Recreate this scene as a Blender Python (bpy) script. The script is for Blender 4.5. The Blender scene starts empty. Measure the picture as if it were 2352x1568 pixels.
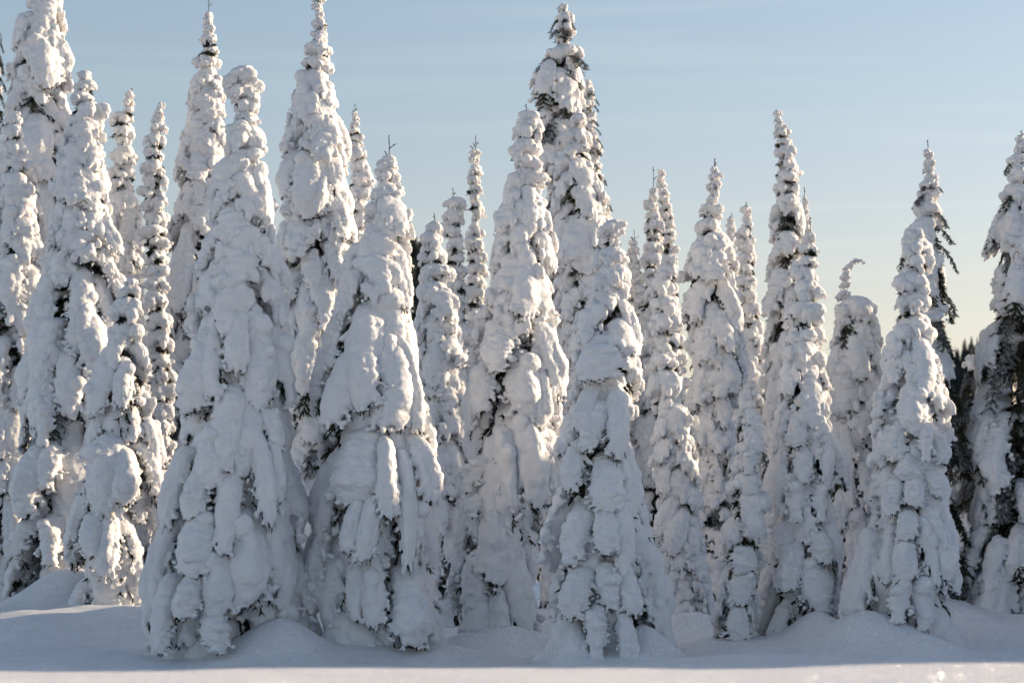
import bpy, bmesh, math, random
import numpy as np
from mathutils import Vector, Matrix, Euler
R = math.radians
scene = bpy.context.scene
COL = scene.collection

# ------------------------------------------------------------------ camera
F = 5533.0            # focal length in units of a 2352 px wide picture
CAMZ = 1.6
PITCH = math.atan((1285.0 - 784.0) / F)
cam_d = bpy.data.cameras.new('camera')
cam_d.sensor_width = 36.0
cam_d.lens = F / 2352.0 * 36.0
cam_d.clip_start = 0.1
cam_d.clip_end = 6000
cam_d.dof.use_dof = True
cam_d.dof.focus_distance = 37.0
cam_d.dof.aperture_fstop = 1.6
cam = bpy.data.objects.new('camera', cam_d)
COL.objects.link(cam)
cam.location = (0, 0, CAMZ)
cam.rotation_euler = (math.pi / 2 + PITCH, 0, 0)
scene.camera = cam

# ------------------------------------------------------------------ sky and sun
SUN_AZ = R(67)        # to the right of the viewing direction (+Y)
SUN_EL = R(14.5)
world = bpy.data.worlds.new('World')
scene.world = world
world.use_nodes = True
wn, wl = world.node_tree.nodes, world.node_tree.links
wn.clear()
sky = wn.new('ShaderNodeTexSky')
sky.sky_type = 'NISHITA'
sky.sun_disc = False
sky.sun_elevation = SUN_EL
sky.sun_rotation = SUN_AZ
sky.altitude = 900
sky.air_density = 1.25
sky.dust_density = 2.0
sky.ozone_density = 1.0
bg = wn.new('ShaderNodeBackground')
bg.inputs['Strength'].default_value = 0.095
out = wn.new('ShaderNodeOutputWorld')
# thin streaks of cirrus: stretched noise over the direction of view
tc = wn.new('ShaderNodeTexCoord')
mp = wn.new('ShaderNodeMapping')
mp.inputs['Scale'].default_value = (3.0, 3.0, 75.0)
mp.inputs['Rotation'].default_value = (0, R(1.5), 0)
nz = wn.new('ShaderNodeTexNoise')
nz.inputs['Scale'].default_value = 1.0
nz.inputs['Detail'].default_value = 5
nz.inputs['Roughness'].default_value = 0.5
nz.inputs['Distortion'].default_value = 0.4
rmp = wn.new('ShaderNodeValToRGB')
rmp.color_ramp.elements[0].position = 0.53
rmp.color_ramp.elements[0].color = (0, 0, 0, 1)
rmp.color_ramp.elements[1].position = 0.85
rmp.color_ramp.elements[1].color = (0.38, 0.38, 0.38, 1)
mix = wn.new('ShaderNodeMix')
mix.data_type = 'RGBA'
mix.blend_type = 'MULTIPLY'
mix.inputs['B'].default_value = (1.35, 1.22, 1.1, 1)
wl.new(tc.outputs['Generated'], mp.inputs['Vector'])
wl.new(mp.outputs['Vector'], nz.inputs['Vector'])
wl.new(nz.outputs['Fac'], rmp.inputs['Fac'])
wl.new(rmp.outputs['Color'], mix.inputs['Factor'])
hs = wn.new('ShaderNodeHueSaturation')
hs.inputs['Saturation'].default_value = 0.9
wl.new(sky.outputs['Color'], hs.inputs['Color'])
tint = wn.new('ShaderNodeMix')
tint.data_type = 'RGBA'; tint.blend_type = 'MULTIPLY'
tint.inputs['Factor'].default_value = 1.0
# haze: creamier air low over the horizon all round, clear blue above
sxyz = wn.new('ShaderNodeSeparateXYZ')
tcg = wn.new('ShaderNodeTexCoord')
wl.new(tcg.outputs['Generated'], sxyz.inputs['Vector'])
hz = wn.new('ShaderNodeValToRGB')
hz.color_ramp.interpolation = 'EASE'
hz.color_ramp.elements[0].position = 0.07
hz.color_ramp.elements[0].color = (1.05, 0.925, 0.98, 1)
hz.color_ramp.elements[1].position = 0.26
hz.color_ramp.elements[1].color = (0.975, 0.985, 1.05, 1)
wl.new(sxyz.outputs['Z'], hz.inputs['Fac'])
wl.new(hz.outputs['Color'], tint.inputs['B'])
wl.new(hs.outputs['Color'], tint.inputs['A'])
wl.new(tint.outputs['Result'], mix.inputs['A'])
wl.new(mix.outputs['Result'], bg.inputs['Color'])
wl.new(bg.outputs['Background'], out.inputs['Surface'])

sun_d = bpy.data.lights.new('sun', 'SUN')
sun_d.energy = 5.0
sun_d.angle = R(0.53)
sun_d.color = (1.0, 0.78, 0.54)
sun = bpy.data.objects.new('sun', sun_d)
COL.objects.link(sun)
sdir = Vector((math.sin(SUN_AZ) * math.cos(SUN_EL), math.cos(SUN_AZ) * math.cos(SUN_EL), math.sin(SUN_EL)))
sun.rotation_euler = sdir.to_track_quat('Z', 'Y').to_euler()
sun.location = sdir * 60

scene.view_settings.view_transform = 'Standard'
scene.view_settings.look = 'None'
scene.view_settings.gamma = 1.0
scene.view_settings.use_curve_mapping = False
scene.view_settings.exposure = 0.74
scene.render.engine = 'CYCLES'
cy = scene.cycles
cy.use_denoising = True
cy.max_bounces = 6
cy.diffuse_bounces = 4
cy.use_adaptive_sampling = True
cy.adaptive_threshold = 0.04
cy.adaptive_min_samples = 12
cy.glossy_bounces = 2
cy.transmission_bounces = 4
cy.caustics_reflective = False
cy.caustics_refractive = False

# ------------------------------------------------------------------ materials
def new_mat(name):
    m = bpy.data.materials.new(name)
    m.use_nodes = True
    nt = m.node_tree
    return m, nt.nodes, nt.links, nt.nodes['Principled BSDF']

def snow_material(name, ground=False):
    m, n, l, b = new_mat(name)
    b.inputs['Base Color'].default_value = (0.86, 0.87, 0.89, 1)
    b.inputs['Roughness'].default_value = 0.7
    b.inputs['Specular IOR Level'].default_value = 0.25
    b.inputs['Subsurface Weight'].default_value = 0.35 if not ground else 0.0
    b.inputs['Subsurface Radius'].default_value = (1.0, 0.8, 0.62)
    b.inputs['Subsurface Scale'].default_value = 0.07
    tc = n.new('ShaderNodeTexCoord')
    n1 = n.new('ShaderNodeTexNoise')
    n1.inputs['Scale'].default_value = 16 if not ground else 30
    n1.inputs['Detail'].default_value = 6
    n1.inputs['Roughness'].default_value = 0.62
    bp = n.new('ShaderNodeBump')
    bp.inputs['Strength'].default_value = 0.5 if not ground else 0.45
    bp.inputs['Distance'].default_value = 0.04 if not ground else 0.03
    l.new(tc.outputs['Object'], n1.inputs['Vector'])
    if ground:
        mpg = n.new('ShaderNodeMapping'); mpg.inputs['Scale'].default_value = (1.1, 3.2, 1.0)
        n3 = n.new('ShaderNodeTexNoise'); n3.inputs['Scale'].default_value = 2.0; n3.inputs['Detail'].default_value = 5
        ad = n.new('ShaderNodeMath'); ad.operation = 'MULTIPLY_ADD'; ad.inputs[1].default_value = 2.2
        l.new(tc.outputs['Object'], mpg.inputs['Vector']); l.new(mpg.outputs['Vector'], n3.inputs['Vector'])
        l.new(n3.outputs['Fac'], ad.inputs[0]); l.new(n1.outputs['Fac'], ad.inputs[2])
        l.new(ad.outputs['Value'], bp.inputs['Height'])
    else:
        l.new(n1.outputs['Fac'], bp.inputs['Height'])
    l.new(bp.outputs['Normal'], b.inputs['Normal'])
    # faint change of tone: older, denser and fresher snow
    n2 = n.new('ShaderNodeTexNoise')
    n2.inputs['Scale'].default_value = 2.2
    n2.inputs['Detail'].default_value = 4
    cr = n.new('ShaderNodeValToRGB')
    cr.color_ramp.elements[0].position = 0.35
    cr.color_ramp.elements[0].color = (0.74, 0.745, 0.76, 1)
    cr.color_ramp.elements[1].position = 0.65
    cr.color_ramp.elements[1].color = (0.80, 0.80, 0.81, 1)
    l.new(tc.outputs['Object'], n2.inputs['Vector'])
    l.new(n2.outputs['Fac'], cr.inputs['Fac'])
    l.new(cr.outputs['Color'], b.inputs['Base Color'])
    if ground:
        # glittering crystals: a few cells tip their facet and are glossy
        vo = n.new('ShaderNodeTexVoronoi')
        vo.inputs['Scale'].default_value = 140
        sep = n.new('ShaderNodeSeparateColor')
        l.new(tc.outputs['Object'], vo.inputs['Vector'])
        l.new(vo.outputs['Color'], sep.inputs['Color'])
        gt = n.new('ShaderNodeMath'); gt.operation = 'GREATER_THAN'
        gt.inputs[1].default_value = 0.965
        l.new(sep.outputs['Red'], gt.inputs[0])
        gl = n.new('ShaderNodeBsdfGlossy')
        gl.inputs['Roughness'].default_value = 0.28
        vm = n.new('ShaderNodeVectorMath'); vm.operation = 'MULTIPLY_ADD'
        vm.inputs[1].default_value = (1.5, 1.5, 0.5)
        vm.inputs[2].default_value = (-0.75, -0.75, 0.35)
        l.new(vo.outputs['Color'], vm.inputs[0])
        nm = n.new('ShaderNodeVectorMath'); nm.operation = 'NORMALIZE'
        l.new(vm.outputs['Vector'], nm.inputs[0])
        l.new(nm.outputs['Vector'], gl.inputs['Normal'])
        l.new(gt.outputs['Value'], gl.inputs['Color'])
        ms = n.new('ShaderNodeAddShader')
        l.new(b.outputs['BSDF'], ms.inputs[0])
        l.new(gl.outputs['BSDF'], ms.inputs[1])
        l.new(ms.outputs['Shader'], n['Material Output'].inputs['Surface'])
    return m

def plain_material(name, c0, c1, rough=0.8, scale=9.0):
    m, n, l, b = new_mat(name)
    b.inputs['Roughness'].default_value = rough
    b.inputs['Specular IOR Level'].default_value = 0.2
    tc = n.new('ShaderNodeTexCoord')
    nz = n.new('ShaderNodeTexNoise')
    nz.inputs['Scale'].default_value = scale
    nz.inputs['Detail'].default_value = 4
    cr = n.new('ShaderNodeValToRGB')
    cr.color_ramp.elements[0].position = 0.35
    cr.color_ramp.elements[0].color = (*c0, 1)
    cr.color_ramp.elements[1].position = 0.68
    cr.color_ramp.elements[1].color = (*c1, 1)
    l.new(tc.outputs['Object'], nz.inputs['Vector'])
    l.new(nz.outputs['Fac'], cr.inputs['Fac'])
    l.new(cr.outputs['Color'], b.inputs['Base Color'])
    return m

M_SNOW = snow_material('tree_snow')
M_GROUND = snow_material('ground_snow', True)
M_NEEDLE = plain_material('spruce_needles', (0.022, 0.028, 0.018), (0.075, 0.07, 0.045), 0.7, 14)
M_FROST = plain_material('frosted_needles', (0.05, 0.052, 0.045), (0.42, 0.43, 0.44), 0.8, 16)
M_BARK = plain_material('bark', (0.035, 0.026, 0.02), (0.1, 0.08, 0.065), 0.9, 20)
M_HILL = plain_material('forest_hill', (0.02, 0.026, 0.026), (0.05, 0.058, 0.055), 0.9, 0.12)

# ------------------------------------------------------------------ small helpers
def mesh_from(name, v, f, mat, smooth=True):
    me = bpy.data.meshes.new(name)
    v = np.asarray(v, dtype=np.float32)
    me.vertices.add(len(v))
    me.vertices.foreach_set('co', v.ravel())
    f = np.asarray(f, dtype=np.int32)
    k = f.shape[1]
    me.loops.add(f.size)
    me.loops.foreach_set('vertex_index', f.ravel())
    me.polygons.add(len(f))
    me.polygons.foreach_set('loop_start', np.arange(0, f.size, k, dtype=np.int32))
    me.polygons.foreach_set('loop_total', np.full(len(f), k, dtype=np.int32))
    me.update(calc_edges=True)
    if smooth:
        me.polygons.foreach_set('use_smooth', np.ones(len(f), dtype=bool))
    me.materials.append(mat)
    return me

def link(name, me, parent=None):
    o = bpy.data.objects.new(name, me)
    COL.objects.link(o)
    if parent is not None:
        o.parent = parent
    return o

_bm = bmesh.new()
bmesh.ops.create_icosphere(_bm, subdivisions=2, radius=1.0)
_bm.verts.ensure_lookup_table()
ICO_V = np.array([v.co[:] for v in _bm.verts])
ICO_F = np.array([[v.index for v in f.verts] for f in _bm.faces])
_bm.free()

TEX_BIG = bpy.data.textures.new('lumps', 'CLOUDS')
TEX_BIG.noise_scale = 0.22
TEX_BIG.noise_depth = 2
TEX_FINE = bpy.data.textures.new('grain', 'CLOUDS')
TEX_FINE.noise_scale = 0.06
TEX_FINE.noise_depth = 2

def blob_mesh(name, blobs, voxel, smooth_it=3, big=0.05, fine=0.02):
    """Union of soft balls, rounded and roughened: one closed lump of snow."""
    vs, fs, k = [], [], 0
    for c, rad in blobs:
        vs.append(ICO_V * np.asarray(rad) + np.asarray(c))
        fs.append(ICO_F + k)
        k += len(ICO_V)
    me = mesh_from(name + '_raw', np.concatenate(vs), np.concatenate(fs), M_SNOW)
    o = link('tmp', me)
    m = o.modifiers.new('r', 'REMESH'); m.mode = 'VOXEL'; m.voxel_size = voxel; m.use_smooth_shade = True
    m = o.modifiers.new('s', 'SMOOTH'); m.factor = 0.5; m.iterations = smooth_it
    for tex, st in ((TEX_BIG, big), (TEX_FINE, fine)):
        m = o.modifiers.new('d', 'DISPLACE'); m.texture = tex; m.strength = st; m.mid_level = 0.5
        m.texture_coords = 'LOCAL'
    m = o.modifiers.new('s2', 'SMOOTH'); m.factor = 0.4; m.iterations = 1
    dg = bpy.context.evaluated_depsgraph_get()
    res = bpy.data.meshes.new_from_object(o.evaluated_get(dg))
    res.name = name
    res.materials.clear(); res.materials.append(M_SNOW)
    res.polygons.foreach_set('use_smooth', np.ones(len(res.polygons), dtype=bool))
    bpy.data.objects.remove(o); bpy.data.meshes.remove(me)
    return res

def unit(a):
    return a / (np.linalg.norm(a, axis=1, keepdims=True) + 1e-9)

def needles_mesh(name, twigs, rng, per=14, ln=0.07, wd=0.012, mat=None):
    """Twigs given as polylines of points, set with flat pointed needles."""
    A, B = [], []
    for pts in twigs:
        A.extend(pts[:-1]); B.extend(pts[1:])
    A = np.array(A, float); B = np.array(B, float)
    ax = unit(B - A)
    s = unit(np.cross(ax, rng.normal(size=A.shape)))
    t = np.cross(ax, s)
    w = wd * 0.7
    quads = [np.stack([A - q * w, A + q * w, B + q * w, B - q * w], 1) for q in (s, t)]
    A2, B2, X2 = np.repeat(A, per, 0), np.repeat(B, per, 0), np.repeat(ax, per, 0)
    n = len(A2)
    p = A2 + (B2 - A2) * rng.random((n, 1))
    d = rng.normal(size=(n, 3))
    d = unit(d - X2 * (d * X2).sum(1, keepdims=True))
    d = unit(d * 0.75 + X2 * 0.7 + np.array([0, 0, -0.25]))
    sd = unit(np.cross(d, rng.normal(size=(n, 3)))) * wd
    d = d * (ln * rng.uniform(0.6, 1.2, (n, 1)))
    quads.append(np.stack([p - sd, p + sd, p + d * 0.6 + sd * 0.6, p + d], 1))
    v = np.concatenate(quads).reshape(-1, 3)
    return mesh_from(name, v, np.arange(len(v)).reshape(-1, 4), mat or M_NEEDLE, smooth=False)

# ------------------------------------------------------------------ library of snow shapes
def spine(t, out=0.42, lift=0.10):
    """A bough leaving the stem at the origin along +X and sinking to z = -1."""
    x = out * (0.5 * (1 - (1 - t) ** 2.2) + 0.5 * t)
    z = lift * math.sin(math.pi * min(t * 1.6, 1.0)) - 1.0 * t ** 1.45
    return np.array([x, 0.0, z])

def make_tongue(i):
    rng = np.random.default_rng(100 + i)
    out = rng.uniform(0.40, 0.58)
    lift = rng.uniform(0.04, 0.14)
    wmax = rng.uniform(0.20, 0.29)
    peak = rng.uniform(0.45, 0.75)
    bend = rng.uniform(-0.16, 0.16)
    hood = i % 3 != 0
    blobs, twigs = [], []
    if hood:
        peak = rng.uniform(0.68, 0.92); wmax *= rng.uniform(1.0, 1.2)
    P = lambda t: spine(t, out, lift) + np.array([0, bend * t * t, 0])
    def w(t):
        if hood:                            # narrow at the stem, widening like a tent
            a = 0.36 + 0.64 * math.sin(math.pi / 2 * min(1, t / peak))
            b = 1.0 if t < peak else 1.0 - 0.4 * ((t - peak) / (1 - peak)) ** 2
        else:
            a = 0.55 + 0.45 * math.sin(math.pi / 2 * min(1, t / peak))
            b = 1.0 if t < peak else 1.0 - 0.62 * ((t - peak) / (1 - peak)) ** 1.6
        return wmax * a * b
    n = 18
    for k in range(n):
        t = k / (n - 1)
        p, ww = P(t), w(t)
        p = p + rng.normal(size=3) * 0.008
        vert = min(1.0, t * 1.5)            # how far the bough hangs
        rx = ww * (0.95 - (0.42 if hood else 0.35) * vert); rz = min(ww * (0.55 + 0.5 * vert), 0.2)
        blobs.append((p, (rx, ww * rng.uniform(0.93, 1.06), rz)))
        if hood and 0.1 < t < 0.9:
            blobs.append((p + np.array([ww * 0.22, bend * 0.1, 0.02]), (ww * 0.55, ww * 0.6, ww * 0.6)))
    lobes = int(rng.integers(0, 2 if hood else 3))
    for k in range(lobes):                  # cushions on its back
        t = rng.uniform(0.1, 0.9); ww = w(t)
        blobs.append((P(t) + np.array([ww * 0.35, rng.uniform(-0.6, 0.6) * ww, ww * 0.25]), np.full(3, ww * rng.uniform(0.6, 0.8))))
    for s in (-1, 1):                       # side twigs sink over the edges
        for k in range(8):
            t = (0.38 if hood else 0.2) + (0.62 if hood else 0.8) * (k + rng.uniform(-0.3, 0.3)) / 7
            t = min(max(t, 0.1), 1.0)
            p0, ww = P(t), w(t)
            d = np.array([rng.uniform(-0.35, 0.15), s * rng.uniform(0.2, 0.75), -rng.uniform(0.6, 1.1)])
            d /= np.linalg.norm(d)
            base = p0 + np.array([-0.02, s * ww * 0.68, -0.02])
            L = ww * rng.uniform(0.5, 1.0)
            m = 4
            r0 = rng.uniform(0.042, 0.07)
            for q in range(m):
                u = q / (m - 1)
                blobs.append((base + d * L * u + rng.normal(size=3) * 0.01 + np.array([0, 0, -0.05 * u * u]),
                              np.full(3, r0 * (1 - 0.45 * u) * rng.uniform(0.85, 1.15))))
            e = base + d * L
            if k % 2 == 0: twigs.append([p0 + np.array([-0.10, 0, -0.04]), base + np.array([-0.09, 0, -0.05]), e + d * 0.03 + np.array([-0.06, 0, -0.03])])
            for q in range(3):              # crumbs of the fringe
                blobs.append((e + rng.normal(size=3) * np.array([0.03, 0.035, 0.035]) + np.array([-0.02, 0, -0.03]), np.full(3, rng.uniform(0.022, 0.042))))
    tip = P(1.0)
    wt = w(1.0) * (0.95 if hood else 0.5)
    for k in range(9):
        d = np.array([rng.uniform(-0.2, 0.2), rng.uniform(-0.3, 0.3), -1.0]); d /= np.linalg.norm(d)
        L = rng.uniform(0.06, 0.17)
        yy = -1 + 2 * (k + rng.uniform(-0.3, 0.3)) / 8
        b0 = tip + np.array([0.02 - 0.05 * abs(yy), yy * wt, 0.10 * abs(yy) - (0.10 if hood else 0.0)])
        L *= 1.25 if hood else 1.0
        for q in range(3):
            blobs.append((b0 + d * L * q / 2, np.full(3, rng.uniform(0.03, 0.055) * (1 - 0.2 * q))))
        twigs.append([b0 + np.array([-0.08, 0, 0.12]), b0 + d * (L + 0.05) + np.array([-0.05, 0, 0])])
    for k in range(6):                      # dry shoots on the under side
        t = rng.uniform(0.3, 1.0); p = P(t)
        twigs.append([p + np.array([-w(t) * 0.5, rng.uniform(-1, 1) * w(t) * 0.7, 0]), p + np.array([-w(t) * 1.0, rng.uniform(-1, 1) * w(t), -0.16])])
    sm = blob_mesh('snow_bough', blobs, 0.0165, 4, 0.06, 0.02)
    nm = needles_mesh('needles', twigs, rng, 12, 0.075, 0.009)
    return sm, nm

def make_clump(i):
    """Short, round bough of the upper crown."""
    rng = np.random.default_rng(300 + i)
    blobs, twigs = [], []
    droop = rng.uniform(0.45, 0.8)
    for k in range(6):
        t = k / 5
        p = np.array([0.62 * t, 0.08 * rng.normal(), 0.08 * math.sin(3 * t) - droop * t * t])
        r = 0.26 + 0.10 * math.sin(math.pi * t) - 0.06 * t
        blobs.append((p, (r * rng.uniform(0.9, 1.1), r * rng.uniform(1.0, 1.25), r * rng.uniform(0.75, 0.95))))
    for k in range(16):
        a = rng.uniform(-1.5, 1.5)
        rr = rng.uniform(0.25, 0.55)
        t = 0.35 + 0.65 * math.cos(a)
        c = np.array([0.35 + rr * math.cos(a) * 0.85, rr * math.sin(a), -droop * max(t, 0) ** 2 * 0.9 - rng.uniform(0.05, 0.28)])
        q_ = rng.uniform(0.06, 0.13)
        blobs.append((c, (q_, q_, q_ * rng.uniform(1.1, 2.0))))
        for q in range(3):
            blobs.append((c + rng.normal(size=3) * 0.07 + np.array([0, 0, -0.1]), np.full(3, rng.uniform(0.03, 0.06))))
        if k % 3 == 0: twigs.append([np.array([0.2, c[1] * 0.3, -0.1]), c + np.array([-0.08, 0, -0.05]), c + np.array([-0.02, 0, -0.18])])
    return blob_mesh('snow_clump', blobs, 0.026, 4, 0.07, 0.02), needles_mesh('needles', twigs, rng, 11, 0.11, 0.013)

def make_cushion(i):
    """A knot of snow right round the thin stem near the top."""
    rng = np.random.default_rng(500 + i)
    blobs, twigs = [], []
    blobs.append(((0, 0, 0.12), (0.60, 0.60, 0.5)))
    blobs.append(((rng.uniform(-.15, .15), rng.uniform(-.15, .15), 0.25), (0.55, 0.5, 0.36)))
    n = int(rng.integers(4, 7))
    a0 = rng.uniform(0, 6.3)
    for k in range(n):
        a = a0 + k * 6.283 / n + rng.uniform(-0.35, 0.35)
        rr = rng.uniform(0.42, 0.66); z = rng.uniform(-0.3, 0.12)
        r = rng.uniform(0.27, 0.4)
        blobs.append(((rr * math.cos(a), rr * math.sin(a), z), (r, r, r * rng.uniform(0.8, 1.2))))
        for q in range(4):
            c = np.array([rr * 1.12 * math.cos(a), rr * 1.12 * math.sin(a), z - r * 0.75]) + rng.normal(size=3) * 0.12
            q_ = rng.uniform(0.06, 0.13)
            blobs.append((c, (q_, q_, q_ * rng.uniform(1.2, 2.2))))
        twigs.append([np.array([0, 0, z - 0.1]), np.array([rr * math.cos(a), rr * math.sin(a), z - r * 0.7]),
                      np.array([rr * 1.2 * math.cos(a), rr * 1.2 * math.sin(a), z - r * 1.15])])
    for k in range(14):
        a = rng.uniform(0, 6.3); rr = rng.uniform(0.2, 0.6)
        q_ = rng.uniform(0.06, 0.13)
        blobs.append(((rr * math.cos(a), rr * math.sin(a), rng.uniform(-0.6, -0.25)), (q_, q_, q_ * rng.uniform(1.2, 2.4))))
    me = blob_mesh('snow_knot', blobs, 0.036, 4, 0.12, 0.035)
    co = np.empty(len(me.vertices) * 3, dtype=np.float32); me.vertices.foreach_get('co', co)
    co = co.reshape(-1, 3)
    k = 1.0 / np.percentile(np.hypot(co[:, 0], co[:, 1]), 99)
    kz = 1.15 / (co[:, 2].max() - co[:, 2].min()); mz = (co[:, 2].max() + co[:, 2].min()) / 2
    co = (co - [0, 0, mz]) * [k, k, kz]
    me.vertices.foreach_set('co', co.astype(np.float32).ravel()); me.update()
    twigs = [[(np.asarray(p) - [0, 0, mz]) * [k, k, kz] for p in t] for t in twigs[::3]]
    return me, needles_mesh('needles', twigs, rng, 6, 0.08, 0.012)

def make_spray(i):
    """A dark half bare bough: stem, side twigs and needles, hanging like the tongues."""
    rng = np.random.default_rng(700 + i)
    twigs = []
    for k in range(10):
        a, b = k / 10, (k + 1) / 10
        twigs.append([spine(a, 0.5, 0.05), spine(b, 0.5, 0.05)])
        for s in (-1, 1):
            p = spine(b, 0.5, 0.05)
            L = rng.uniform(0.12, 0.26) * (1.1 - 0.4 * b)
            d = np.array([rng.uniform(-0.2, 0.5), s * rng.uniform(0.5, 1.0), -rng.uniform(0.4, 1.0)]); d /= np.linalg.norm(d)
            m = p + d * L * 0.5
            twigs.append([p, m, m + (d + np.array([0.1, 0, -0.5])) * L * 0.5])
    return needles_mesh('bare_bough', twigs, rng, 13, 0.085, 0.011, M_FROST if i % 2 else M_NEEDLE)

TONGUES = [make_tongue(i) for i in range(26)]
CLUMPS = [make_clump(i) for i in range(14)]
KNOTS = [make_cushion(i) for i in range(14)]
SPRAYS = [make_spray(i) for i in range(6)]

# ------------------------------------------------------------------ picture point -> place
def at(px, py, d):
    u, v = (px - 1176) / F, (784 - py) / F
    cp, sp = math.cos(PITCH), math.sin(PITCH)
    dy, dz = cp - v * sp, sp + v * cp
    k = d / dy
    return Vector((u * k, d, CAMZ + dz * k))

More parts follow.
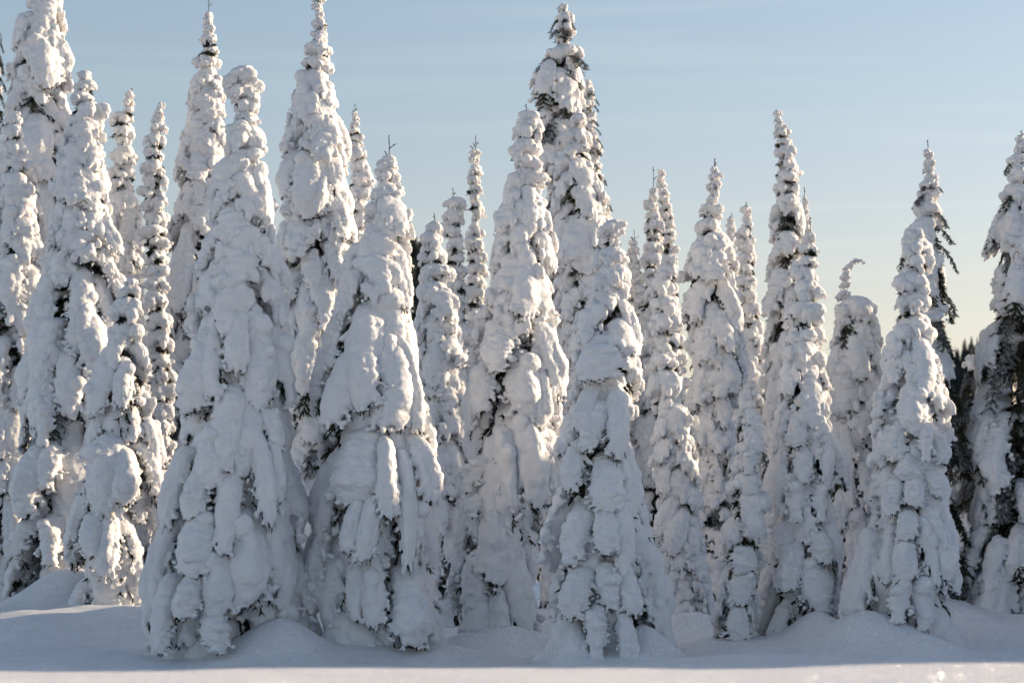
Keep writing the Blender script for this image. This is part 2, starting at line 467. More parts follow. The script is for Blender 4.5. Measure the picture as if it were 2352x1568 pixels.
# Each tree: its distance, the row its foot stands at and its outline (row, left, right) in the photograph
TREES = [
 dict(d=37, foot=1488, seed=1, extra=[(561, 200, 51), (565, 318, 60), (556, 400, 66)], label='tall foreground spruce whose top is a broad overhanging snow cap on a narrow neck',
      prof=[(160,545,590),(180,515,606),(215,512,610),(245,535,600),(270,538,600),(292,510,620),(335,505,620),(365,520,600),(392,490,632),(450,480,635),(550,456,640),(650,440,650),(750,420,665),(850,410,680),(950,400,690),(1050,370,705),(1150,350,710),(1250,340,715),(1350,318,720),(1450,310,735)]),
 dict(d=37.3, foot=1508, seed=2, extra=[(888, 385, 33), (888, 448, 42), (889, 505, 60), (880, 590, 76)], tw=(893,312), label='broad spruce with a mushroom snow top and thin bare leader, right of the snow-capped tree',
      prof=[(358,875,905),(380,858,917),(405,858,917),(430,850,922),(470,843,930),(500,830,945),(540,835,945),(552,865,920),(580,800,955),(650,765,965),(750,745,965),(850,720,990),(950,705,1000),(1050,715,1038),(1150,705,1035),(1250,715,1030),(1350,745,1022),(1450,760,1030)]),
 dict(d=39, foot=1478, seed=3, extra=[(1221, 288, 41), (1205, 342, 44), (1213, 408, 50), (1205, 460, 56)], tw=(1208,240), label='tall lumpy spruce near the middle, in front of the darker tall pointed tree',
      prof=[(256,1200,1245),(280,1183,1260),(305,1180,1255),(335,1168,1245),(365,1160,1245),(400,1165,1260),(440,1150,1260),(500,1135,1270),(600,1115,1280),(700,1095,1285),(800,1072,1290),(900,1070,1295),(1000,1040,1298),(1100,1045,1280),(1200,1025,1262),(1300,1020,1255),(1400,1020,1245)]),
 dict(d=36, foot=1530, seed=4, extra=[(1405, 530, 38), (1403, 600, 49), (1400, 665, 56)], label='nearest spruce standing lowest in the snow, right of centre with a boulder-like snow head',
      prof=[(508,1385,1425),(525,1370,1440),(548,1375,1437),(562,1390,1425),(590,1357,1450),(630,1350,1453),(700,1337,1458),(765,1302,1478),(870,1308,1482),(950,1290,1495),(1050,1257,1500),(1150,1265,1520),(1250,1245,1538),(1350,1240,1542),(1450,1240,1555)]),
 dict(d=38.2, foot=1482, seed=5, tw=(1860,500), label='sunlit-edged spruce right of centre with a bright right side and stepped outline',
      prof=[(534,1848,1876),(560,1838,1880),(600,1828,1884),(650,1818,1888),(700,1792,1895),(800,1790,1895),(900,1780,1905),(950,1755,1918),(1050,1755,1930),(1150,1752,1928),(1250,1740,1936),(1350,1745,1942),(1430,1740,1950)]),
 dict(d=37.2, foot=1496, seed=6, extra=[(2102, 560, 36), (2108, 600, 43), (2095, 660, 48)], label='shaded spruce with a rounded snow head and a smooth mound at its foot',
      prof=[(528,2085,2120),(550,2070,2132),(590,2065,2150),(640,2050,2146),(680,2050,2140),(750,2040,2155),(850,2012,2165),(900,2005,2180),(1000,1990,2200),(1100,1990,2192),(1200,1965,2205),(1300,1945,2215),(1400,1930,2205),(1480,1920,2215)]),
 dict(d=37.6, foot=1470, seed=7, label='short slim spruce tucked in front, left of the sunlit-edged spruce',
      prof=[(878,1712,1730),(905,1700,1742),(950,1690,1745),(1050,1680,1752),(1150,1655,1760),(1250,1642,1760),(1350,1648,1745),(1440,1635,1740)]),
 dict(d=41.5, foot=1440, seed=8, label='slender spruce directly right of the nearest one, drooping skirts at its foot',
      prof=[(588,1518,1548),(610,1503,1560),(650,1490,1560),(750,1480,1566),(850,1478,1572),(950,1488,1590),(1050,1498,1605),(1150,1510,1612),(1250,1520,1620),(1350,1530,1640)]),
 dict(d=46, foot=1400, seed=9, dark=0.15, tw=(1641,364), label='pointed spruce with a bare leader, crusted boughs and warm gaps low down',
      prof=[(384,1632,1650),(405,1622,1657),(435,1616,1660),(452,1630,1650),(480,1600,1664),(530,1590,1666),(600,1565,1690),(700,1560,1710),(800,1565,1715),(900,1570,1705),(1000,1588,1695),(1100,1600,1690),(1250,1590,1700)]),
 dict(d=43, foot=1385, seed=10, label='medium spruce low in the left cluster with a small knobbly top',
      prof=[(638,285,310),(660,272,320),(700,246,325),(800,230,340),(900,202,360),(1000,172,376),(1100,160,372),(1200,150,365),(1300,150,350)]),
 dict(d=45.5, foot=1385, seed=11, label='large bulging spruce in the left cluster, sunlit down its right side',
      prof=[(165,185,210),(190,165,222),(250,152,236),(350,132,246),(450,112,256),(550,110,266),(650,82,276),(750,52,274),(850,40,280),(950,30,290),(1050,15,300),(1150,15,310),(1250,20,310),(1350,30,300)]),
 dict(d=50, foot=1385, seed=12, dark=0.2, label='massive tall spruce at the left whose top is cut by the frame',
      prof=[(-60,90,125),(-20,75,140),(30,58,152),(80,28,160),(150,15,166),(250,5,165),(350,-5,170),(450,-10,175),(600,-25,190),(800,-40,200),(1000,-50,210),(1200,-60,220)]),
 dict(d=47, foot=1390, seed=13, dark=0.12, tw=(36,245), label='slim spruce at the left edge in front of the massive tall one',
      prof=[(256,28,44),(290,15,55),(320,6,70),(400,-5,86),(480,-12,96),(560,-20,100),(700,-40,105),(850,-50,110),(1000,-60,110),(1200,-60,110)]),
 dict(d=52, foot=1385, seed=14, dark=0.15, tw=(302,203), label='narrow-topped spruce behind the left cluster with a wide snow collar below its tip',
      prof=[(210,284,306),(235,276,312),(255,280,308),(275,246,318),(300,250,318),(318,272,300),(350,248,318),(450,246,322),(550,242,332),(700,235,340),(900,225,345),(1100,220,350)]),
 dict(d=48, foot=1385, seed=15, dark=0.25, label='thin leaning spruce with a crooked sunlit tip in the left cluster',
      prof=[(236,364,380),(270,346,380),(310,334,382),(400,320,388),(480,316,388),(600,325,392),(700,322,398),(800,325,406),(900,330,412),(1000,330,410),(1150,320,410)]),
 dict(d=51, foot=1390, seed=16, dark=0.1, tw=(479,-8), label='tall pointed spruce reaching the top edge behind the snow-capped tree',
      prof=[(28,470,488),(60,463,496),(100,455,504),(140,442,508),(200,430,516),(300,415,522),(400,396,535),(500,385,545),(600,376,560),(700,372,570),(850,360,580),(1050,350,590),(1250,345,600)]),
 dict(d=45, foot=1400, seed=17, label='tall slender spruce reaching the top edge between the cap tree and the mushroom-topped one',
      prof=[(-25,722,742),(10,714,750),(32,722,745),(55,714,756),(82,712,752),(110,692,765),(160,684,770),(210,676,778),(260,660,780),(300,648,798),(400,640,812),(500,638,812),(600,640,805),(700,645,800),(850,650,810),(1000,650,820),(1200,650,830),(1320,660,820)]),
 dict(d=54, foot=1400, seed=18, tw=(815,240), label='slim shaded spruce peeking out behind the tall slender tree',
      prof=[(255,808,822),(275,806,826),(290,800,830),(350,798,842),(420,794,862),(520,786,860),(650,780,870),(850,770,880),(1100,765,890)]),
 dict(d=43.5, foot=1430, seed=19, tw=(997,490), label='small-topped spruce right of the mushroom-topped one, bright on its right edge',
      prof=[(510,983,1012),(530,975,1022),(565,960,1032),(650,955,1046),(720,950,1066),(800,950,1072),(900,960,1074),(1000,965,1080),(1150,960,1090),(1300,960,1090)]),
 dict(d=49, foot=1410, seed=20, tw=(1040,432), label='flat-topped spruce with a star of bare twigs, beside the thin tree of stacked knots',
      prof=[(455,1020,1062),(475,1010,1070),(520,1008,1068),(545,1018,1070),(600,1015,1080),(700,1010,1085),(850,1000,1090),(1000,995,1095),(1200,990,1100)]),
 dict(d=51, foot=1405, seed=21, dark=0.25, tw=(1092,312), label='thin spruce of separate stacked snow knots with a bare needle tip',
      prof=[(343,1080,1100),(360,1069,1108),(376,1078,1100),(392,1062,1116),(408,1075,1105),(430,1064,1116),(450,1080,1104),(472,1068,1120),(492,1076,1106),(512,1085,1104),(540,1062,1116),(600,1066,1120),(700,1058,1124),(850,1050,1130),(1050,1040,1140)]),
 dict(d=50, foot=1410, seed=22, dark=0.5, twiggy=0.9, label='tallest pointed spruce in the middle, dark needles showing through its snow',
      prof=[(10,1285,1303),(30,1272,1314),(60,1268,1322),(85,1266,1320),(102,1280,1312),(122,1245,1332),(155,1232,1336),(185,1212,1342),(240,1224,1352),(350,1232,1365),(450,1240,1385),(550,1240,1400),(700,1235,1410),(900,1230,1420),(1200,1220,1430)]),
 dict(d=53, foot=1410, seed=23, dark=0.6, twiggy=0.7, label='narrow spruce leaning against the right flank of the tallest pointed one',
      prof=[(184,1345,1362),(210,1337,1370),(260,1333,1368),(330,1338,1384),(420,1340,1392),(520,1345,1412),(700,1345,1425),(950,1340,1430)]),
 dict(d=43.5, foot=1430, seed=24, label='white-topped spruce in front of the tallest dark pointed tree',
      prof=[(265,1305,1330),(285,1287,1350),(320,1280,1364),(370,1282,1368),(400,1268,1375),(470,1266,1395),(550,1266,1408),(650,1275,1408),(760,1285,1405),(900,1285,1410),(1100,1280,1420),(1300,1280,1420)]),
 dict(d=50, foot=1410, seed=25, dark=0.2, tw=(1500,382), label='spruce with a bare twiggy tip above two round snow knots, right of the nearest tree',
      prof=[(432,1494,1508),(448,1484,1512),(470,1474,1520),(490,1485,1514),(510,1474,1528),(545,1478,1526),(580,1470,1532),(680,1465,1540),(800,1460,1545),(1000,1450,1555),(1200,1445,1560)]),
 dict(d=53, foot=1410, seed=26, dark=0.2, label='thin spruce peeking out close behind the twiggy-tipped one',
      prof=[(390,1508,1526),(420,1506,1534),(480,1510,1548),(560,1515,1556),(680,1515,1570),(850,1510,1580),(1050,1505,1590)]),
 dict(d=53, foot=1410, seed=27, tw=(1456,528), label='small spruce top barely rising behind the boulder-headed tree',
      prof=[(552,1446,1464),(575,1440,1472),(610,1440,1476),(700,1435,1490),(850,1430,1500),(1050,1425,1510)]),
 dict(d=54, foot=1405, seed=28, tw=(1714,465), label='shaded bluish spruce with a flat capped top right of the pointed crusted one',
      prof=[(474,1702,1726),(490,1697,1730),(510,1704,1726),(540,1690,1738),(600,1684,1742),(700,1682,1752),(800,1680,1764),(900,1675,1775),(1050,1670,1785),(1250,1660,1790)]),
 dict(d=56, foot=1405, seed=29, tw=(1680,490), label='low narrow spruce hidden behind the flat-capped bluish one',
      prof=[(500,1668,1686),(520,1664,1690),(580,1662,1694),(700,1660,1700),(900,1650,1710)]),
 dict(d=49, foot=1405, seed=30, dark=0.25, label='tall spruce leaning left with a blunt tip, standing against open sky right of centre',
      prof=[(254,1776,1794),(280,1776,1804),(320,1776,1820),(380,1774,1836),(430,1774,1846),(500,1764,1852),(540,1772,1850),(600,1758,1862),(660,1756,1864),(760,1752,1870),(900,1745,1880),(1100,1735,1890),(1250,1730,1890)]),
 dict(d=52, foot=1405, seed=31, tw=(1847,430), label='faint slim spruce close behind the left-leaning tall one',
      prof=[(450,1842,1854),(500,1838,1862),(600,1836,1872),(750,1830,1885),(950,1825,1900)]),
 dict(d=45, foot=1340, seed=33, dark=0.4, twiggy=0.7, label='tall spruce behind the rounded-head tree, dark bare boughs down its right side', right_dark=True, tw=(2130,322),
      prof=[(345,2122,2142),(372,2115,2150),(400,2120,2150),(440,2102,2160),(500,2095,2168),(560,2070,2182),(650,2062,2192),(750,2058,2194),(850,2055,2192),(1000,2045,2190),(1200,2030,2190)]),
 dict(d=45, foot=1412, seed=34, dark=0.3, twiggy=0.6, tw=(2345,300), label='big shaded spruce cut by the right edge of the picture',
      prof=[(312,2334,2352),(345,2322,2366),(400,2304,2380),(470,2292,2395),(520,2272,2410),(620,2270,2420),(700,2256,2440),(850,2238,2450),(950,2230,2465),(1100,2225,2480),(1250,2225,2480),(1380,2220,2490)]),
 dict(d=52, foot=1395, seed=35, dark=0.85, label='dark shadowed spruce in the gap left of the right-edge tree',
      prof=[(800,2225,2240),(850,2208,2255),(950,2190,2270),(1100,2180,2280),(1250,2172,2285),(1350,2170,2285)]),
 dict(d=56, foot=1390, seed=36, dark=0.9, label='dark ragged spruce at the far left edge behind the snowy ones',
      prof=[(60,-12,2),(120,-25,10),(200,-35,14),(300,-50,20),(500,-70,30),(800,-90,40),(1100,-100,50)]),
 dict(d=47, foot=1240, seed=37, dark=0.1, kmax=0.2, kz=0.05, label='arched spruce bowed into a blue-shaded snow dome with a hooked tip',
      extra=[(1938,676,19),(1940,656,17),(1941,640,15),(1944,626,14),(1950,613,13),(1958,604,11),(1967,599,10),(1976,599,8),(1983,604,5),(1928,684,16),(1960,720,50),(1945,745,40),(1985,760,44)],
      prof=[(684,1932,1994),(700,1910,2012),(730,1903,2022),(790,1903,2034),(850,1896,2044),(950,1895,2040),(1050,1890,2040),(1150,1890,2040),(1220,1890,2040)]),
]

# large boughs that can be told apart: (x, row of its upper end, length, width) in the photograph
LOBES = {
 1: [(563, 725, 127, 74), (457, 746, 58, 69), (457, 788, 153, 90), (542, 904, 179, 105), (484, 967, 148, 84), (463, 1062, 121, 79), (637, 994, 195, 63), (552, 1099, 169, 84), (384, 1041, 158, 69), (457, 1183, 127, 95), (610, 1178, 190, 105), (341, 1199, 211, 69), (452, 1305, 100, 74), (521, 1263, 137, 74), (494, 1384, 105, 90), (632, 777, 158, 79), (663, 946, 90, 53), (671, 1015, 127, 42), (357, 1331, 158, 74)],
 2: [(787, 815, 170, 106), (898, 820, 159, 96), (967, 793, 186, 64), (797, 995, 149, 128), (903, 1011, 165, 64), (1010, 1006, 138, 69), (813, 1144, 112, 58), (850, 1261, 159, 64), (866, 1139, 138, 58), (803, 1272, 149, 64), (962, 1054, 244, 58), (973, 1304, 159, 96), (1004, 1134, 128, 58)],
 3: [(1121, 751, 106, 90), (1089, 809, 133, 69), (1206, 815, 138, 85), (1275, 841, 133, 58), (1233, 963, 186, 80), (1153, 990, 175, 69), (1074, 1049, 80, 64), (1121, 1096, 186, 74), (1068, 1128, 58, 64), (1068, 1272, 122, 85), (1095, 1362, 112, 69), (1206, 1266, 191, 85), (1153, 1341, 133, 64)],
 4: [(1371, 767, 101, 128), (1323, 889, 96, 64), (1371, 921, 117, 85), (1297, 1011, 106, 58), (1392, 1043, 122, 96), (1440, 889, 154, 64), (1291, 1171, 122, 90), (1387, 1160, 101, 74), (1446, 1134, 186, 69), (1302, 1298, 106, 80), (1392, 1298, 96, 74), (1451, 1309, 90, 64), (1440, 1405, 106, 58), (1350, 1389, 117, 69)],
 5: [(1818, 950, 71, 61), (1889, 940, 71, 47), (1870, 973, 85, 47), (1832, 1016, 95, 57), (1910, 945, 156, 43), (1799, 1082, 113, 71), (1898, 1092, 104, 52), (1879, 1200, 85, 71), (1865, 1290, 109, 85), (1920, 1186, 95, 43), (1804, 1252, 95, 61)],
 7: [(1728, 931, 52, 47), (1728, 978, 57, 57), (1728, 1025, 61, 52), (1728, 1134, 90, 52), (1719, 1252, 57, 61), (1709, 1300, 80, 61), (1700, 1385, 80, 66)],
 6: [(2031, 959, 95, 61), (2078, 888, 104, 71), (2125, 969, 90, 47), (2064, 1040, 61, 61), (2026, 1096, 80, 57), (2083, 1092, 66, 52), (2144, 1077, 61, 61), (2064, 1167, 66, 61), (2135, 1158, 132, 57), (2054, 1229, 95, 66), (2116, 1196, 142, 47), (2173, 1196, 123, 66), (2050, 1319, 104, 71), (2121, 1300, 142, 76), (2201, 1276, 76, 38), (2177, 983, 76, 57), (2007, 1205, 123, 57)],
 10: [(149, 820, 96, 58), (228, 836, 122, 90), (303, 825, 106, 53), (239, 1006, 165, 106), (324, 1033, 117, 80), (266, 1176, 138, 74), (197, 1176, 101, 80)],
 11: [(64, 1033, 143, 85), (128, 1022, 101, 80), (48, 1176, 101, 69), (122, 1187, 106, 80), (106, 910, 117, 58)],
}

# ------------------------------------------------------------------ ground
CTRL = []
for T in TREES:
    cx = (T['prof'][-1][1] + T['prof'][-1][2]) / 2
    p = at(cx, T['foot'], T['d'])
    T['base'] = p
    CTRL.append((p.x, p.y, min(p.z, 1.0)))
for x in np.arange(-12, 12.1, 2.0):
    p = at(1176, 1531 + 4 * math.sin(x), 34); CTRL.append((x, 34, p.z))
for x in np.arange(-30, 31, 6.0):
    CTRL.append((x, 75, 0.9))
    CTRL.append((x, 30, 0.02))
for y in np.arange(36, 72, 6.0):
    for x in (-22, -15, 15, 22, 30):
        CTRL.append((x, y, 0.02 * (y - 36)))
CTRL = np.array(CTRL)

# mounds and drifts: (px, row, distance, height m, radius x, radius y)
MOUNDS = [(165, 1385, 44.0, 0.75, 1.0, 0.8), (660, 1475, 36.4, 0.5, 0.6, 0.7), (1985, 1490, 36.6, 0.55, 0.62, 0.6), (2120, 1490, 36.6, 0.25, 0.6, 0.5),
          (1320, 1520, 35.5, 0.62, 0.26, 0.4), (1490, 1525, 35.8, 0.42, 0.4, 0.45), (560, 1480, 36.4, 0.2, 0.6, 0.5),
          (1880, 1480, 37.6, 0.5, 0.5, 0.6), (1030, 1500, 37.0, 0.2, 0.4, 0.4), (1580, 1440, 40.5, 0.3, 0.6, 0.6), (2200, 1440, 41, 0.3, 0.5, 0.8),
          (60, 1462, 40.0, 0.16, 1.1, 0.3), (1150, 1475, 38.2, 0.3, 0.8, 0.6), (860, 1500, 36.8, 0.25, 0.8, 0.5), (1440, 1520, 35.7, 0.25, 0.5, 0.5)]
MW = []
for (px, py, d, h, rx, ry) in MOUNDS:
    p = at(px, py, d)
    MW.append((p.x, d, h, rx, ry))

_rs = np.random.default_rng(5)
_WAV = [(_rs.uniform(-1, 1, 2) * k, _rs.uniform(0, 6.3), a) for k, a in ((0.5, 0.05), (0.8, 0.035), (1.3, 0.025), (2.1, 0.015), (3.4, 0.010), (5.5, 0.006), (0.35, 0.06), (9, 0.004)) for _ in range(3)]

def ground_z(x, y):
    x = np.asarray(x, float); y = np.asarray(y, float)
    shp = x.shape
    x = x.ravel(); y = y.ravel()
    num = np.zeros_like(x); den = np.zeros_like(x)
    for cx, cyy, cz in CTRL:
        w = 1.0 / (((x - cx) ** 2 + (y - cyy) ** 2) + 0.25) ** 1.5
        num += w * cz; den += w
    z = num / den
    far = np.clip((y - 80) / 60, 0, 1) + np.clip((np.abs(x) - 40) / 40, 0, 1)
    z = z * (1 - np.clip(far, 0, 1)) + 0.5 * np.clip(far, 0, 1)
    # the near bank: convex rise in the foreground whose crest meets the foot of the picture
    crest_y = 15.5
    bump = np.clip((x - 1.0) / 2.4, 0, 1)
    crest_z = CAMZ - (1539 - 1285 - 12 * bump * bump * (3 - 2 * bump) - 1.5 * np.sin(x * 1.1 + 0.6) - 0.8 * np.sin(x * 2.7)) * crest_y / F
    t = np.clip((y - crest_y) / 9.0, 0, 1)
    bank = crest_z * (1 - t * t * (3 - 2 * t))
    near = np.clip((30 - y) / 2.5, 0, 1)
    zb = np.where(y < crest_y, crest_z - 0.0042 * (crest_y - y) ** 2, bank)
    zb = np.where(y < 12, np.maximum(zb, 0.2), zb)
    z = z * (1 - near) + zb * near
    wav = np.zeros_like(x)
    for k, ph, a in _WAV:
        wav += a * np.sin(k[0] * x * 2 + k[1] * y * 2 + ph)
    z = z + wav * np.where(y < 30, 0.12, 0.6)
    # added unseen rise beyond the right edge, shaped to shade the tree bases
    ss = lambda t: np.clip(t, 0, 1) ** 2 * (3 - 2 * np.clip(t, 0, 1))
    edge = 19.5 + 0.47 * np.clip(x, 0, 60)
    z = z + 7.6 * ss((x - 13.0) / 8.0) * ss((y - edge + 2.0) / 4.0) * (1 - ss((x - 40) / 40)) * (1 - ss((y - 75) / 40)) * (1 + 0.12 * np.sin(y * 0.43 + 1.0) + 0.08 * np.sin(y * 0.97))
    for mx, my, h, rx, ry in MW:
        q = ((x - mx) / rx) ** 2 + ((y - my) / ry) ** 2
        z = z + h * np.exp(-q * 0.9)
    return z.reshape(shp)

def axis(dense0, dense1, step, lo, hi):
    a = list(np.arange(dense0, dense1 + 1e-6, step))
    s = step
    x = dense1
    while x < hi:
        s *= 1.22; x += s; a.append(x)
    s = step; x = dense0
    while x > lo:
        s *= 1.22; x -= s; a.insert(0, x)
    return np.array(a)
gx = axis(-12, 14, 0.11, -3000, 3000)
gy = axis(13, 52, 0.11, -1500, 4000)
GX, GY = np.meshgrid(gx, gy)
GZ = ground_z(GX, GY)
nx, ny = len(gx), len(gy)
gv = np.stack([GX, GY, GZ], -1).reshape(-1, 3)
ii = (np.arange(ny - 1)[:, None] * nx + np.arange(nx - 1)[None, :]).ravel()
gf = np.stack([ii, ii + 1, ii + nx + 1, ii + nx], -1)
ground = link('snow_ground', mesh_from('snow_ground', gv, gf, M_GROUND))
ground['kind'] = 'structure'

# ------------------------------------------------------------------ trees
def trunk_mesh(pts, radii, seg=8):
    v, f = [], []
    for (p, r) in zip(pts, radii):
        for k in range(seg):
            a = 2 * math.pi * k / seg
            v.append((p[0] + r * math.cos(a), p[1] + r * math.sin(a), p[2]))
    for i in range(len(pts) - 1):
        for k in range(seg):
            a, b = i * seg + k, i * seg + (k + 1) % seg
            f.append((a, b, b + seg, a + seg))
    return mesh_from('trunk', v, f, M_BARK)

def inner_mesh(zs, C, Rf, rng, dark):
    """Dark branches inside the crown, seen in the gaps between the snow boughs."""
    twigs = []
    z = zs[1] - 0.3
    while z > zs[0] + 0.1:
        r = Rf(z)
        n = 0 if r < 0.16 else (3 if r < 0.4 else 6)
        for k in range(n):
            a = rng.uniform(0, 6.283)
            L = (r - 0.05) * rng.uniform(0.5, 0.8 + 0.15 * dark)
            c = np.array([C(z), 0, z])
            d = np.array([math.cos(a), math.sin(a), 0])
            p1 = c + d * L * 0.55 + np.array([0, 0, -0.12 * L])
            p2 = c + d * L + np.array([0, 0, -0.65 * L])
            twigs.append([c, p1, p2])
            s = np.array([-d[1], d[0], 0])
            for sg in (-1, 1):
                twigs.append([p1, p1 + s * sg * L * 0.35 + d * L * 0.2 + np.array([0, 0, -0.35 * L])])
        z -= 0.17 + 0.08 * r
    return needles_mesh('inner_branches', twigs, rng, 12, 0.11, 0.018)

def put(name, me, parent, M):
    o = link(name, me, parent)
    o.matrix_local = M
    return o

def add_bough(root, kind, i, M, needles=True):
    lib, nm = {'t': (TONGUES, 'snow_bough'), 'c': (CLUMPS, 'snow_clump'), 'k': (KNOTS, 'snow_knot')}[kind]
    me, ne = lib[i % len(lib)]
    o = put(nm, me, root, M)
    if needles:
        link('needles', ne, o)
    return o

def leader_mesh(h, rng):
    twigs = [[(0, 0, -0.25), (0.01, 0, h * 0.5), (0.0, 0, h)]]
    for k in range(int(rng.integers(0, 4))):
        a = k * 1.9 + rng.uniform(0, 1)
        z = h * rng.uniform(0.05, 0.45)
        L = min(0.11, h * 0.35)
        twigs.append([(0, 0, z), (L * math.cos(a), L * math.sin(a), z + L * 0.8)])
    return needles_mesh('leader', twigs, rng, 9, 0.035, 0.009)

def build_tree(T, name='snowy_spruce'):
    rng = np.random.default_rng(1000 + T['seed'])
    d = T['d']; base = T['base']; dark = T.get('dark', 0.0)
    rows = T['prof']
    zz, cc, rr = [], [], []
    for (y, l, r) in rows:
        p = at((l + r) / 2, y, d); q = at(r, y, d)
        zz.append(p.z); cc.append(p.x); rr.append(q.x - p.x)
    gz = float(ground_z(np.array([base.x]), np.array([d]))[0])
    if zz[-1] > gz - 0.1:
        zz.append(gz - 0.3); cc.append(cc[-1]); rr.append(rr[-1] * 1.0)
    zz = np.array(zz[::-1]); cc = np.array(cc[::-1]); rr = np.array(rr[::-1])
    root = bpy.data.objects.new(name, None)
    COL.objects.link(root)
    root.location = (base.x, d, gz)
    root.empty_display_size = 0.3
    root['label'] = T['label']; root['category'] = 'tree'; root['group'] = T.get('group', 'snow-laden spruces of the tree line')
    zt = zz[-1] - gz
    Rf = lambda z: float(np.interp(z + gz, zz, rr)) * (1.0 + 0.05 * max(0.0, 1 - z / (0.3 * zt)))
    C = lambda z: float(np.interp(z + gz, zz, cc)) - base.x
    # trunk
    zs = np.linspace(-0.3, zt - 0.08, 14)
    put('trunk', trunk_mesh([(C(z), 0, z) for z in zs], [max(0.012, 0.016 * (zt - z)) for z in zs]), root, Matrix())
    put('inner_branches', inner_mesh((0.0, zt), C, Rf, rng, dark), root, Matrix())
    if 'tw' in T:
        tp = at(T['tw'][0], T['tw'][1], d)
        h = max(0.12, tp.z - gz - zt + 0.05)
        put('leader', leader_mesh(h, rng), root, Matrix.Translation((tp.x - base.x, 0, zt - 0.05)))
    # knots of snow round the thin top
    z = zt
    nk = int(rng.integers(0, 99))
    while z > 0.3:
        # next pair of levels: the profile itself has necks and swellings
        r = max(Rf(z - 0.10), Rf(z - 0.05))
        if r > T.get('kmax', 0.38) and zt - z > T.get('kz', 0.5):
            break
        r = max(r, 0.045)
        h = r * rng.uniform(0.8, 1.35) + 0.03
        rc = Rf(z - h * 0.55)
        sh = rng.normal(size=2) * 0.13 * rc
        M = Matrix.Translation((C(z - h * 0.5) + sh[0], sh[1], z - h * 0.5)) @ Euler((rng.normal() * 0.12, rng.normal() * 0.12, rng.uniform(0, 6.28))).to_matrix().to_4x4() \
            @ Matrix.Diagonal((rc * rng.uniform(0.92, 1.1), rc * rng.uniform(0.92, 1.1), h * 1.05, 1))
        if dark > 0.7 and rng.random() < 0.7:
            for q in range(3):
                put('bare_bough', SPRAYS[(nk + q) % len(SPRAYS)], root, Matrix.Translation((C(z), 0, z)) @ Matrix.Rotation(rng.uniform(0, 6.28), 4, 'Z') @ Matrix.Diagonal((rc * 2.0, rc * 1.6, h * 1.5, 1)))
        else:
            add_bough(root, 'k', nk, M)
            for q in range(4):              # needled shoots reaching out from under the snow
                if rc > 0.16 and rng.random() < T.get('twiggy', 0):
                    put('bare_bough', SPRAYS[(nk + q) % len(SPRAYS)], root, Matrix.Translation((C(z), 0, z - h * 0.35)) @ Matrix.Rotation(rng.uniform(0, 6.28), 4, 'Z') @ Matrix.Diagonal((rc * 2.5, rc * 2.2, h * 0.9, 1)))
        nk += 1
        z -= h * rng.uniform(0.72, 0.95)
    z_top_ring = z + 0.12
    own = LOBES.get(T['seed'], [])
    for (px, py, ln, wd) in own:
        p = at(px, py, d); k = (p - at(px + 100, py, d)).length / 100
        Lm, Wm = ln * k, wd * k
        zc = p.z - gz - 0.02
        zm = zc - 0.55 * Lm
        rm = Rf(zm)
        xo = (p.x - base.x - C(zm)) / max(rm, 0.1)
        azl = -math.acos(max(-0.97, min(0.97, xo * 0.92)))
        sy = Wm / 0.62; sz = Lm / 1.12; sx = min(1.4 * sy, rm * 1.5)
        M = Matrix.Translation((C(zm), 0, zc)) @ Matrix.Rotation(azl, 4, 'Z') @ Matrix.Translation((rm - 0.56 * sx, 0, 0)) \
            @ Euler((rng.normal() * 0.06, 0, 0)).to_matrix().to_4x4() @ Matrix.Diagonal((sx, sy * (1 if rng.random() < 0.5 else -1), sz, 1))
        add_bough(root, 't', int(rng.integers(0, 99)), M)
    # extra knots of a crooked tip: (x, row, radius)
    for (px, py, rp) in T.get('extra', []):
        p = at(px, py, d); k = rp * d / F
        M = Matrix.Translation((p.x - base.x, 0, p.z - gz)) @ Euler((rng.normal() * .3, rng.normal() * .3, rng.uniform(0, 6.28))).to_matrix().to_4x4() @ Matrix.Diagonal((k, k, k * 0.95, 1))
        add_bough(root, 'k', int(rng.integers(0, 99)), M)
    # clumps and long boughs, spiralling down
    own_top = max([at(0, q[1], d).z - gz for q in own], default=0)
    az = rng.uniform(0, 6.28)
    z = z_top_ring
    nb = int(rng.integers(0, 99))
    while z > 0.18:
        r = Rf(z)
        az += 2.39996 + rng.normal() * 0.25
        big = np.clip((r - 0.32) / 0.6, 0, 1)
        upper = z > 0.5 * zt
        if r < (0.75 if upper else 0.5) and rng.random() > big * (0.7 if upper else 1.3):
            kind = 'c'
            L = 0.36 + 0.5 * r * rng.uniform(0.8, 1.3)
            sx = min(L * 1.0, r * 0.95); sy = L * rng.uniform(0.85, 1.15); sz = L * rng.uniform(0.8, 1.1)
            zc = z; reach = 0.80
            area = 0.65 * sy * sz
            rm = Rf(z - 0.35 * sz)
        else:
            kind = 't'
            L = ((0.5 + 0.76 * r) if d < 42 else (0.42 + 0.62 * r)) * rng.uniform(0.72, 1.28)
            sz = L; sy = L * rng.uniform(0.85, 1.25); sx = min(L * rng.uniform(0.9, 1.15), r * 1.5)
            zc = z; reach = 0.62
            area = 0.34 * sy * sz
            rm = Rf(z - 0.6 * sz)
        fl = -1 if rng.random() < 0.5 else 1
        ro = rm - reach * sx + (rng.random() - 0.75) * 0.24 * r - (0.40 * max(0.0, -math.sin(az)) ** 0.7 if own and z < own_top else 0.0)
        face = -math.sin(az)                        # 1 towards the camera
        ctr = C(z - 0.5 * sz)
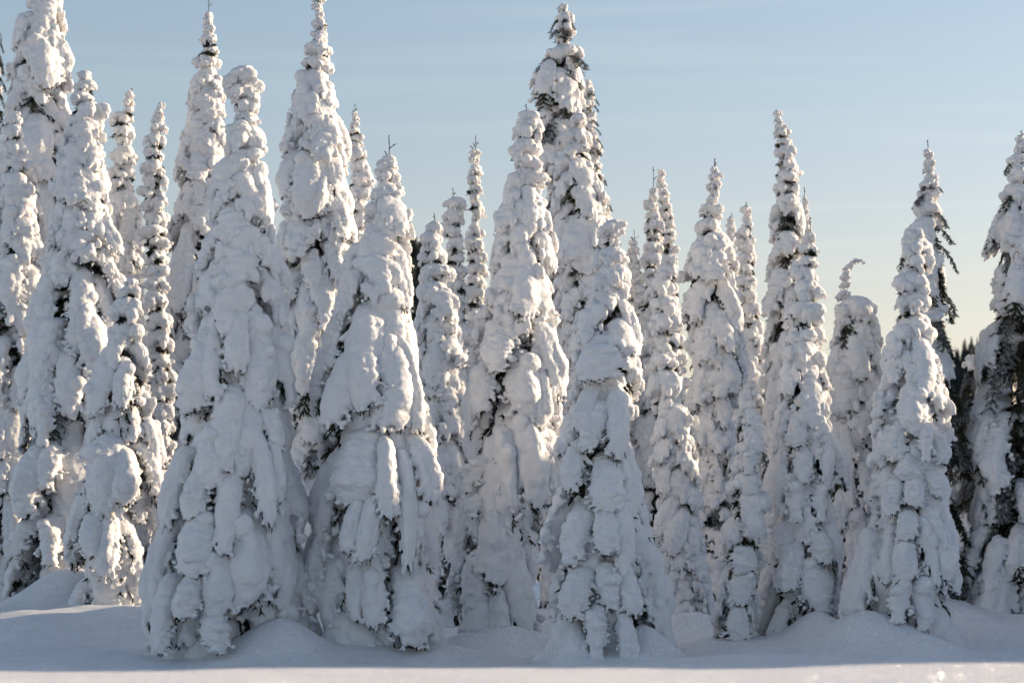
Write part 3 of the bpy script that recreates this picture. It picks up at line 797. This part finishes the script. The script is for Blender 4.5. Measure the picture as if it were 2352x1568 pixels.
        M = Matrix.Translation((ctr, 0, zc)) @ Matrix.Rotation(az, 4, 'Z') @ Matrix.Translation((ro, 0, 0)) \
            @ Euler((rng.normal() * 0.10, rng.normal() * 0.07, rng.normal() * 0.2)).to_matrix().to_4x4() @ Matrix.Diagonal((sx, sy * fl, sz, 1))
        bare = rng.random() < (dark + (0.5 * max(0.0, 1 - z / (0.6 * zt)) if d >= 43.4 and 'twiggy' not in T else 0.0)) * 0.75
        if T.get('right_dark') and math.cos(az) > 0.35 and zt - z > 0.8:
            bare = rng.random() < 0.85
        if not bare and rng.random() < T.get('twiggy', 0) and z > 0.35 * zt:
            put('bare_bough', SPRAYS[nb % len(SPRAYS)], root, M @ Matrix.Translation((-0.05, 0, -0.22)) @ Matrix.Diagonal((1.5, 1.5, 0.95, 1)))
        if bare:
            kx = 1.75 if T.get('right_dark') else 1.0
            put('bare_bough', SPRAYS[nb % len(SPRAYS)], root, M @ Matrix.Diagonal((kx, 1.3, 1.0, 1)))
        else:
            add_bough(root, kind, nb, M, face > -0.5)
        nb += 1
        z -= area / (2 * math.pi * max(r, 0.2)) * (1.35 if own and z < own_top - 0.9 else 0.92) * (1.25 if face < -0.2 else 1.0)
    return root

BUILT = {}
for T in TREES:
    BUILT[T['seed']] = build_tree(T)

def copy_tree(src, x, y, rz, sc, label, group):
    """Added out of view for its shade: a copy of a spruce with copies of its parts."""
    r = src.copy(); COL.objects.link(r)
    r.location = (x, y, float(ground_z(np.array([x]), np.array([y]))[0]) - 0.05)
    r.rotation_euler = (0, 0, rz); r.scale = (sc, sc, sc)
    r['label'] = label; r['group'] = group
    for ch in KIDS[src.name]:
        c = ch.copy(); COL.objects.link(c); c.parent = r
        for g in KIDS.get(ch.name, ()):
            q = g.copy(); COL.objects.link(q); q.parent = c
    return r
KIDS = {}
for o in COL.objects:
    if o.parent:
        KIDS.setdefault(o.parent.name, []).append(o)
for (src, x, y, rz, sc, lb) in [(6, 11.9, 40.2, 0.6, 0.95, 'snow-laden spruce added for shade beyond the right edge of the picture, nearest the open snow'),
                                (3, 12.7, 46.3, 4.0, 0.85, 'snow-laden spruce added for shade beyond the right edge, between two others'),
                                (17, 11.9, 49.2, 1.9, 0.75, 'snow-laden spruce added for shade beyond the right edge, farthest back')]:
    copy_tree(BUILT[src], x, y, rz, sc, lb, 'shade-casting spruces added beyond the right edge')  # unseen copies, placed to shade the trees at the right

# ------------------------------------------------------------------ far wooded hills
def hill(name, rows, d, depth, seed, label):
    rng = np.random.default_rng(seed)
    n = 160
    xs = np.linspace(rows[0][0], rows[-1][0], n)
    ys = np.interp(xs, [r[0] for r in rows], [r[1] for r in rows])
    m = 24
    v = np.zeros((m, n, 3))
    for i, (px, py) in enumerate(zip(xs, ys)):
        p = at(px, py, d)
        for j in range(m):
            t = j / (m - 1)
            v[j, i] = (p.x, d - depth * (1 - t) ** 1.1, -3 + (p.z + 3) * (math.sin(t * math.pi / 2)) + rng.normal() * 0.25)
    ii = (np.arange(m - 1)[:, None] * n + np.arange(n - 1)[None, :]).ravel()
    f = np.stack([ii, ii + 1, ii + n + 1, ii + n], -1)
    # back side, so that the hill is a body
    bv = v[-1].copy(); bv[:, 1] += depth; bv[:, 2] = -3
    k = m * n
    jj = np.arange(n - 1)
    f2 = np.stack([(m - 1) * n + jj, (m - 1) * n + jj + 1, k + jj + 1, k + jj], -1)
    o = link(name, mesh_from(name, np.concatenate([v.reshape(-1, 3), bv]), np.concatenate([f, f2]), M_HILL))
    o['kind'] = 'structure'
    # spruces on it, too far and too many to count
    tv, tf = [], []
    for q in range(2600):
        j = int(rng.integers(int(m * 0.35), m)); i = int(rng.integers(0, n))
        c = v[j, i] + np.array([rng.normal() * 0.8, rng.normal() * 0.8, -0.12 * d * 0.01])
        h = rng.uniform(0.6, 1.0) * d * 0.010; w = h * rng.uniform(0.13, 0.2)
        for lv in range(4):
            z0 = h * (0.08 + 0.22 * lv); w0 = w * (1 - 0.21 * lv); a0 = rng.uniform(0, 6)
            b = len(tv)
            for s_ in range(5):
                a = a0 + s_ * 1.2566
                tv.append(c + np.array([w0 * math.cos(a), w0 * math.sin(a), z0 + rng.normal() * 0.1]))
            tv.append(c + np.array([0, 0, min(z0 + h * 0.42, h)]))
            for s_ in range(5):
                tf.append((b + s_, b + (s_ + 1) % 5, b + 5))
    fo = link('hill_forest', mesh_from('hill_forest', tv, tf, M_HILL, smooth=False))
    fo['kind'] = 'stuff'; fo['label'] = label; fo['category'] = 'forest'
    return o
hill('hill', [(2000, 1180), (2100, 940), (2150, 880), (2185, 855), (2215, 830), (2245, 812), (2262, 825), (2300, 840), (2400, 870), (2600, 930), (2900, 1100)], 330, 80, 3, 'dark spruce wood on the hill low at the right')
hill('mountain', [(780, 760), (860, 620), (905, 585), (925, 575), (945, 585), (985, 612), (1040, 660), (1200, 800)], 620, 160, 4, 'distant dark wood on the mountain in the gap left of centre')

print('objects', len(bpy.data.objects), 'tris', sum(len(m.polygons) * (2 if len(m.polygons[0].vertices) == 4 else 1) for m in bpy.data.meshes if len(m.polygons)))
